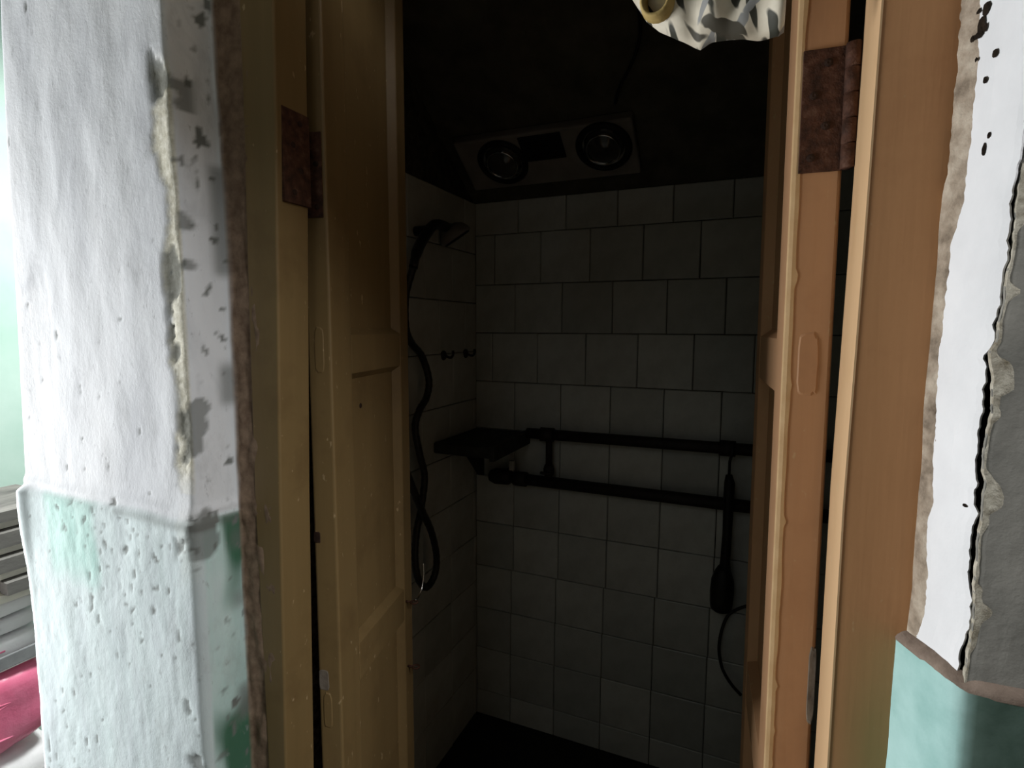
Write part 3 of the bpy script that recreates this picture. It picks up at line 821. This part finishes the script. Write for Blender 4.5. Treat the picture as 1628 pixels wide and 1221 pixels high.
# upper and lower iron pipes along the back wall
def iron_pipe(label, a, b, r, couplings):
    t = thing('water_pipe', label, 'pipe', tuple((a+b)/2), 'iron pipes across the back wall')
    mid = (a+b)/2
    obj('pipe_run', tube([a-mid, b-mid], r, 16), MAT['pipe'], t, True)
    dv = (b-a).normalized()
    for f_ in couplings:
        p = a+(b-a)*f_-mid
        obj('coupling', lathe([(r, -0.020), (r*1.32, -0.019), (r*1.32, 0.019), (r, 0.020)], frame_mtx(p, dv), 16), MAT['pipe'], t, True)
        # wall clip
        q = p+dv*0.05
        bm = bmesh.new(); add_box(bm, q.x-0.008, q.x+0.008, -(r)+0.0, YB-0.008-mid.y+0.002, q.z-0.004, q.z+0.004, bev=0.001)
        obj('wall_clip', bm, MAT['pipe'], t)
    return t
up = iron_pipe('upper dark water pipe running level across the back wall tiles', Vector((-0.591, YP, at(852, 689.5).z)), Vector((XR-0.005, YP, at(1185, 714).z)), 0.0155, (0.07, 0.62))
lowp = iron_pipe('lower dark water pipe running level below the shelf height', Vector((-0.640, YP, at(810, 759).z)), Vector((XR-0.005, YP, at(1185, 806).z)), 0.0165, (0.03, 0.80))
# stub tap hanging under the upper pipe
zt = at(873, 700).z; xt = at(873, 700).x
tp = thing('tap', 'small dark tap hanging on a short stub below the upper pipe', 'tap', (xt, YP, zt))
obj('stub', tube([(0, 0, 0.006), (0, 0, -0.075)], 0.0095, 12), MAT['pipe'], tp, True)
obj('tap_body', lathe([(0, -0.112), (0.009, -0.110), (0.015, -0.100), (0.016, -0.085), (0.012, -0.072), (0, -0.070)], Matrix.Identity(4), 16), MAT['pipe'], tp, True)
obj('tap_handle', box(-0.018, 0.018, -0.028, -0.020, -0.096, -0.088, bev=0.002), MAT['pipe'], tp)
# corner shelf slab under which the lower pipe ends
ZS = 1.052
sh = thing('corner_shelf', 'dark stone shelf slab set into the left back corner above the pipes', 'shelf', (XL, YB, ZS))
obj('slab', box(0.009, 0.190, -0.262, -0.009, -0.030, 0.0, bev=0.004), MAT['stone'], sh)
obj('front_lip', box(0.175, 0.192, -0.264, -0.009, -0.036, 0.004, bev=0.003), MAT['stone'], sh)
bm = bmesh.new()
pv = [(0.010, -0.010, -0.030), (0.010, -0.130, -0.030), (0.010, -0.010, -0.150)]
v0 = [bm.verts.new((x+0.005, y, z)) for x, y, z in pv]; v1 = [bm.verts.new((x+0.028, y, z)) for x, y, z in pv]
bm.faces.new(v0[::-1]); bm.faces.new(v1)
for k in range(3): bm.faces.new((v0[k], v0[(k+1) % 3], v1[(k+1) % 3], v1[k]))
obj('bracket', bm, MAT['stone'], sh)
# valve with a small pale handle beside the shelf, on the lower pipe's end
vp = at(815, 757)
vv = thing('stop_valve', 'stop valve with pale handle where the lower pipe ends under the shelf', 'valve', (vp.x, YP, vp.z))
obj('valve_body', lathe([(0, -0.050), (0.017, -0.048), (0.024, -0.030), (0.024, 0.012), (0.016, 0.024), (0, 0.025)], frame_mtx((-0.025, 0, -0.004), (1, 0, 0.05)), 16), MAT['pipe'], vv, True)
obj('valve_stem', tube([(-0.012, -0.004, 0.016), (0.004, -0.012, 0.034)], 0.006, 10), MAT['pipe'], vv, True)
obj('valve_handle', box(-0.004, 0.012, -0.022, -0.008, 0.022, 0.052, bev=0.003), MAT['pale'], vv)
# long-handled brush hung from the upper pipe
bx = at(1158, 760).x+0.004
br = thing('toilet_brush', 'long black handled scrubbing brush hanging in front of the lower pipe', 'brush', (bx, YP-0.030, at(1158, 716).z))
zt0 = at(1158, 716, YP-0.03).z
def rz(x, y): return at(x, y, YP-0.03)-Vector((bx, YP-0.03, zt0))
br.location.z = zt0
obj('hanging_loop', tube([(0, 0.004, 0.022), (0.004, 0, 0.0), rz(1160, 735), rz(1159, 765)], 0.0035, 8), MAT['black'], br, True)
obj('handle', tube([rz(1159, 755), rz(1160, 768), rz(1158, 800), rz(1156, 850), rz(1153, 890), rz(1152, 915)], [0.008, 0.013, 0.0125, 0.0115, 0.012, 0.016], 14), MAT['black'], br, True)
bm = bmesh.new()
c0, c1 = rz(1150, 900), rz(1146, 970)
add_tube(bm, [c0+(c1-c0)*t for t in (0, 0.12, 0.3, 0.55, 0.8, 0.95, 1.0)], [0.012, 0.020, 0.027, 0.029, 0.028, 0.026, 0.020], 18)
obj('brush_head', bm, MAT['black'], br, True)
# thin feed hose at the right
ph = catmull([at(1192, 962), at(1174, 968), at(1158, 978), at(1148, 1000), at(1143, 1030), at(1147, 1058), at(1155, 1076), at(1166, 1092), at(1178, 1105)], 6)
tag(obj('feed_hose', tube(ph, 0.0042, 9), MAT['hose'], None, True), 'thin dark hose curving out below the hanging brush', 'hose')
# pale waste pipe rising from the floor
wp = at(1186, 1150, 1.45)
tt = thing('waste_pipe', 'pale plastic waste pipe standing on the floor at the lower right', 'pipe', (wp.x+0.012, 1.45, FLOOR_B))
obj('pipe_run', lathe([(0, 0), (0.020, 0), (0.020, wp.z-FLOOR_B), (0.016, wp.z-FLOOR_B+0.002), (0.016, wp.z-FLOOR_B-0.05), (0, wp.z-FLOOR_B-0.05)], Matrix.Identity(4), 18), MAT['pale'], tt, True)
obj('collar', lathe([(0.020, 0), (0.026, 0.001), (0.026, 0.035), (0.020, 0.036)], Matrix.Identity(4), 18), MAT['pale'], tt, True)
# wall hooks on the left tiles
for (x, y, lab) in ((705, 565, 'small dark hook on the left tiles, nearer the open door leaf'), (740, 562, 'small dark hook on the left tiles, nearer the back corner')):
    p = bp(x, y, X=XL+0.008)
    h = thing('wall_hook', lab, 'hook', tuple(p), 'wall hooks on the left tiles')
    obj('back_plate', lathe([(0, 0), (0.014, 0), (0.013, 0.004), (0, 0.005)], frame_mtx((-0.001, 0, 0), (1, 0, 0)), 16), MAT['pipe'], h, True)
    obj('prong', tube(catmull([(0.003, 0, 0), (0.022, 0, -0.006), (0.030, 0, 0.002), (0.030, 0, 0.014)], 5), 0.0035, 8), MAT['pipe'], h, True)
# hand shower: bracket, handle, head, hose
XS = -0.735
hs = thing('hand_shower', 'grey hand shower hung on the left tiles with its dark looping hose', 'shower', tuple(bp(705, 375, X=XS)))
hl = hs.location.copy()
HP = lambda x, y, X=XS: bp(x, y, X=X)-hl
hd0 = HP(722, 372); fdir = Vector((0.45, 0.35, -0.82)).normalized()
bm = lathe([(0, 0.026), (0.018, 0.024), (0.034, 0.014), (0.043, 0.0), (0.045, -0.010), (0.042, -0.013), (0.0, -0.012)], frame_mtx(hd0, -fdir), 24)
obj('shower_head', bm, MAT['heater'], hs, True)
bm = lathe([(0.039, 0.0), (0.038, 0.004), (0, 0.005)], frame_mtx(hd0+fdir*0.012, fdir), 24)
obj('spray_face', bm, MAT['black'], hs, True)
hb = HP(657, 425, XS+0.01)
obj('handle', tube(catmull([hd0-fdir*0.016, HP(692, 357), HP(676, 375), HP(663, 400), hb], 6), [0.013]*20+[0.011]*5, 12), MAT['hose'], hs, True)
br_ = HP(684, 366)
obj('wall_bracket', tube([Vector((XL+0.004-hl.x, br_.y, br_.z)), br_], 0.012, 12), MAT['pipe'], hs, True)
path = [(657, 425, 0.01), (645, 470, 0.0), (645, 520, 0.01), (654, 545, 0.0), (671, 567, 0.0), (682, 604, 0.0), (678, 632, 0.0), (667, 652, 0.0), (660, 680, 0.0), (667, 721, 0.0), (675, 758, 0.0), (670, 806, 0.0), (662, 848, 0.0), (660, 888, 0.0), (665, 920, 0.004), (678, 934, 0.010), (691, 914, 0.016), (694, 884, 0.022), (686, 846, 0.026), (671, 812, 0.028), (656, 776, 0.028), (645, 745, 0.02), (640, 720, 0.0)]
hp_ = catmull([HP(x, y, XS+o_) for x, y, o_ in path], 7)
bm = bmesh.new()
add_tube(bm, hp_, [0.0085+0.0007*(k % 2) for k in range(len(hp_))], 10)
obj('hose', bm, MAT['hose'], hs, True)

# ------------------------------------------------------------------ two-lamp bath heater on the sloping soffit
SM = Matrix.Translation(SL_P) @ Matrix(((1, 0, 0), (0, -math.cos(AL), math.sin(AL)), (0, math.sin(AL), math.cos(AL)))).to_4x4()
SMi = SM.inverted()
def sl(x, y):
    p = bpp(x, y, SL_P-SL_N*0.03, SL_N); return SMi @ p          # local: x, u up the slope, depth
bh = thing('bath_heater', 'two-lamp bathroom heater panel fixed to the dark sloping ceiling', 'heater', (0, 0, 0))
bh.matrix_world = SM
TLc, BRc = sl(742, 212), sl(1020, 262)
x0h, x1h, u0h, u1h = -0.742, -0.272, 0.072, 0.232
obj('housing', box(x0h, x1h, u0h, u1h, -0.030, -0.001, bev=0.006, seg=3), MAT['heater'], bh)
for (cx, cy, rr, lab) in ((800, 258, 0.0580, ''), (960, 233, 0.0580, '')):
    c = sl(cx, cy)
    mtx = frame_mtx((c.x, c.y, -0.030), (0, 0, -1))
    ring = obj('lamp_ring', lathe([(rr*1.18, 0), (rr*1.20, 0.004), (rr*1.10, 0.010), (rr*0.98, 0.010), (rr*0.96, 0.002), (rr*0.96, -0.002)], mtx, 40), MAT['grille'], bh, True)
    obj('reflector', lathe([(rr*0.97, 0.0015), (rr*0.95, 0.0050), (rr*0.88, 0.0035), (rr*0.80, 0.0012), (rr*0.75, 0.0008)], mtx, 40), MAT['chrome'], ring, True)
    obj('highlight_ring', lathe([(rr*(0.70+0.045*math.cos(2*PI*q/10)), 0.012+rr*0.045*math.sin(2*PI*q/10)) for q in range(11)], mtx, 40), MAT['chrome'], ring, True)  # chrome ring added over the bulb to catch bright arcs
    obj('lamp', lathe([(rr*0.80, 0.0006), (rr*0.79, 0.006), (rr*0.64, 0.014), (rr*0.42, 0.021), (rr*0.20, 0.0245), (0, 0.0255)], mtx, 40), MAT['glassbulb'], ring, True)
a, b = sl(836, 246), sl(898, 200)
gx0, gx1, gu0, gu1 = -0.560, -0.448, 0.150, 0.224
gr = obj('vent_grille', box(gx0, gx1, gu0, gu1, -0.034, -0.0295, bev=0.002), MAT['grille'], bh)
for k in range(7):
    u = gu0+0.008+(gu1-gu0-0.016)*k/6
    obj('slat', box(gx0+0.006, gx1-0.006, u-0.0018, u+0.0018, -0.037, -0.0335, bev=0.0005), MAT['grille'], gr)
# cable up from the heater
cb = [bpp(x, y, SL_P-SL_N*0.012, SL_N) for x, y in ((978, 165), (985, 140), (1000, 110), (1012, 80), (1018, 50), (1015, 10))]
tag(obj('cable', tube(catmull(cb, 5), 0.0035, 8), MAT['black'], None, True), 'dark cable running up the sloping ceiling from the heater', 'cable')

# ------------------------------------------------------------------ curtain bundled over a rod at the head of the doorway
ZR = 1.80
def curtain():
    root = thing('door_curtain', 'cream curtain with dark leaf print bunched up at the top of the doorway', 'curtain', (-0.03, 0.50, ZR))
    nu, nv = 64, 44
    verts, uvs, faces = [], [], []
    # hem points in the picture, turned into the curtain's own plane
    hem = [(1000, -12), (1018, 14), (1026, 28), (1046, 44), (1075, 58), (1096, 64), (1112, 71), (1130, 62), (1160, 57), (1200, 55), (1238, 53), (1247, 46)]
    hw = [bp(x, y, Y=0.50) for x, y in hem]
    xs = [p.x for p in hw]
    def hz(x):
        for a, b in zip(hw[:-1], hw[1:]):
            if a.x <= x <= b.x: return a.z+(b.z-a.z)*(x-a.x)/(b.x-a.x+1e-9)
        return hw[-1].z if x > hw[-1].x else hw[0].z
    xa, xb = xs[0], xs[-1]
    for j in range(nv+1):
        v = j/nv
        for i in range(nu+1):
            u = i/nu
            xbot = xa+(xb-xa)*u
            zb = hz(xbot)
            zt_ = ZR
            z = zb+(zt_-zb)*v
            x = xbot + (-0.10*(1-u)+0.005)*v*v*0.4
            fold = 0.010*math.sin(u*17+2.0*math.sin(v*4)+v*3)+0.006*math.sin(u*31-v*7)+0.006*fbm(Vector((u*5, v*4, 1)), 3)
            y = fold*(0.18+1.0*v)-0.010*math.sin(PI*min(1, v*3))
            # the hem curls under
            y += 0.008*sm(0.06, 0.0, v)
            y -= 0.10*v*v
            verts.append(Vector((x+0.03, y, z-ZR))); uvs.append((u*1.0, v*1.4))
    for j in range(nv):
        for i in range(nu):
            a = j*(nu+1)+i; faces.append((a, a+1, a+nu+2, a+nu+1))
    o = obj_raw('cloth', verts, faces, MAT['cloth'], root, True)
    uvl = o.data.uv_layers.new(name='uv')
    for lp in o.data.loops: uvl.data[lp.index].uv = uvs[lp.vertex_index]
    so = o.modifiers.new('thickness', 'SOLIDIFY'); so.thickness = 0.0015
    # rolled upper part out of view, shaped and placed to shade the doorway head
    verts, uvs, faces = [], [], []
    n = 28; L = 60
    for i in range(L+1):
        t = i/L
        x = -0.43+0.80*t
        for k in range(n):
            a = 2*PI*k/n
            rr = 1.0+0.14*fbm(Vector((t*7, math.cos(a)*1.3, math.sin(a)*1.3)), 3)
            verts.append(Vector((x+0.03, -0.165+rr*math.cos(a)*0.075-0.10*0, 0.060+rr*math.sin(a)*0.160))); uvs.append((t*4, k/n*1.5))
    for i in range(L):
        for k in range(n):
            a = i*n+k; b = i*n+(k+1) % n
            faces.append((a, b, b+n, a+n))
    faces.append(tuple(range(n))); faces.append(tuple(L*n+k for k in range(n))[::-1])
    o = obj_raw('shade_roll', verts, faces, MAT['cloth'], root, True)
    uvl = o.data.uv_layers.new(name='uv')
    for lp in o.data.loops: uvl.data[lp.index].uv = uvs[lp.vertex_index]
    # yellowish turned-back pocket at the left of the hanging piece
    c = bp(1041, -2, Y=0.482)-Vector((-0.03, 0.50, ZR))
    b2 = bmesh.new()
    add_lathe(b2, [(0.0145, 0.012), (0.0125, 0.0), (0.0100, -0.001), (0.0085, 0.020), (0, 0.022)], frame_mtx(c, (0.1, 1, 0.15)), 20)
    obj('lining', b2, MAT['lining'], root, True)['label'] = 'yellowish lining of a rolled fold'
    rz_ = 0.215
    obj('rod', tube([(-0.47, -0.165, rz_), (0.44, -0.165, rz_)], 0.008, 12), MAT['rust'], root, True)
    for x in (-0.46, 0.43):
        obj('rod_bracket', box(x-0.006, x+0.006, -0.175, -0.028, rz_-0.012, rz_+0.012, bev=0.002), MAT['rust'], root)
    return root
curtain()
# ------------------------------------------------------------------ things stacked in the yard left of the pier
XK = -1.62
def yk(x, y): return bp(x, y, X=XK)
def soft_box(x0, x1, y0, y1, z0, z1, amp, seed, bev=0.02, cuts=6):
    bm = bmesh.new()
    bmesh.ops.create_cube(bm, size=1.0)
    bmesh.ops.subdivide_edges(bm, edges=bm.edges[:], cuts=cuts, use_grid_fill=True)
    for v in bm.verts:
        c = v.co*2
        # superellipsoid rounding
        l = (abs(c.x)**6+abs(c.y)**6+abs(c.z)**6)**(1/6)
        c = c/l
        p = Vector(((x0+x1)/2+c.x*(x1-x0)/2, (y0+y1)/2+c.y*(y1-y0)/2, (z0+z1)/2+c.z*(z1-z0)/2))
        p += c.normalized()*amp*fbm(Vector((p.x*9+seed, p.y*9, p.z*14)), 3)
        v.co = p
    return bm
def stack_at(o, ang=0.0):
    o.rotation_euler.z = ang
    return o
# the pile: white sack, pink bag, grey tray, white packets, cream cards and grey boards
def pile(name, label, cat, bm, mat, loc, rot=(0, 0, 0), smooth=False, group=None):
    t = tag(obj(name, bm, mat, None, smooth), label, cat, group)
    t.location = loc; t.rotation_euler = rot
    return t
pile('white_sack', 'white sack on the floor at the bottom of the pile left of the pier', 'sack', soft_box(-0.32, 0.02, -0.10, 0.24, 0.0, 0.306, 0.010, 3), MAT['white_plastic'], (XK, 0.55, 0.0), smooth=True)
bag = thing('pink_bag', 'pink plastic bag squashed flat between the white sack and the grey tray', 'bag', (XK, 0.585, 0.322))
obj('bag_body', soft_box(-0.30, 0.01, -0.10, 0.190, 0.002, 0.200, 0.008, 11, cuts=9), MAT['pink'], bag, True)
for k, (z_, a_) in enumerate(((0.060, 0.10), (0.115, -0.08), (0.150, 0.12))):
    obj('crease', tube(catmull([(0.006, -0.05, z_+0.02*a_), (0.0105, 0.0, z_), (0.0095, 0.05, z_-0.10*a_), (0.004, 0.11, z_-0.2*a_)], 5), [0.003]*16, 7), MAT['pink'], bag, True)
tray = thing('grey_tray', 'shallow grey tray lying on top of the pink bag', 'tray', (XK, 0.56, 0.532))
obj('tray_base', box(-0.28, 0.0, -0.09, 0.235, 0.0, 0.008, bev=0.002), MAT['white_plastic'], tray)
for a in ((-0.006, 0.002, -0.092, 0.237), (-0.284, -0.276, -0.092, 0.237)):
    obj('rim', box(a[0], a[1], a[2], a[3], 0.004, 0.036, bev=0.002), MAT['greyplastic'], tray)
for a in ((-0.092, -0.084), (0.229, 0.237)):
    obj('rim', box(-0.284, 0.002, a[0], a[1], 0.004, 0.036, bev=0.002), MAT['greyplastic'], tray)
zz = 0.5415
for k, (h, dx, dy, lab) in enumerate(((0.060, -0.020, 0.00, 'thick white packet, lowest of those lying in the grey tray'), (0.045, -0.026, 0.03, 'white packet in the middle of the stack in the tray'), (0.050, -0.022, 0.05, 'white packet topmost in the tray, just under the boards'))):
    pk = thing('white_packet', lab, 'packet', (XK+dx, 0.575, zz+0.002), 'white packets in the tray')
    obj('packet_body', soft_box(-0.22, 0.0, -0.09, 0.208, 0.002, h-0.004, 0.002, 20+k), MAT['white_plastic'], pk, True)
    obj('seam', box(-0.004, 0.003, -0.07, 0.11, h*0.45, h*0.52, bev=0.001), MAT['pink'] if k == 0 else MAT['white_plastic'], pk)
    zz += h
zz += 0.003
labs = ['lowest grey weathered board in the pile, its broken end shortest', 'second grey board from the bottom with a ragged end', 'third grey board from the bottom, long and thick', 'topmost grey board of the pile']
for k in range(4):
    cr = pile('cream_card', ['cream card under the lowest board', 'cream card between the two lowest boards', 'cream card under the long thick board', 'cream card under the topmost board'][k], 'card',
              box(-0.26, 0.004-0.004*k, -0.09, 0.29, 0.0, 0.020, bev=0.002), MAT['cream'], (XK-0.01*k, 0.55, zz), group='cream cards between the boards')
    zz += 0.0215
    y0 = (0.135, 0.100, -0.07, -0.09)[k]
    h = (0.030, 0.034, 0.036, 0.026)[k]
    bm = bmesh.new()
    # ragged end: a fan of little steps
    ny = 9
    for q in range(ny):
        xa = -0.24+0.26*q/ny; xb = -0.24+0.26*(q+1)/ny
        add_box(bm, xa, xb+0.0005, y0+0.016*noise.noise(Vector((q*1.7, k*3.1, 0))), 0.30, 0.0, h, bev=0.0)
    pile('grey_board', labs[k], 'board', bm, MAT['greyslat'], (XK-0.012*k, 0.55, zz), (0.0, 0, 0), group='grey boards of the pile')
    zz += h+0.0015
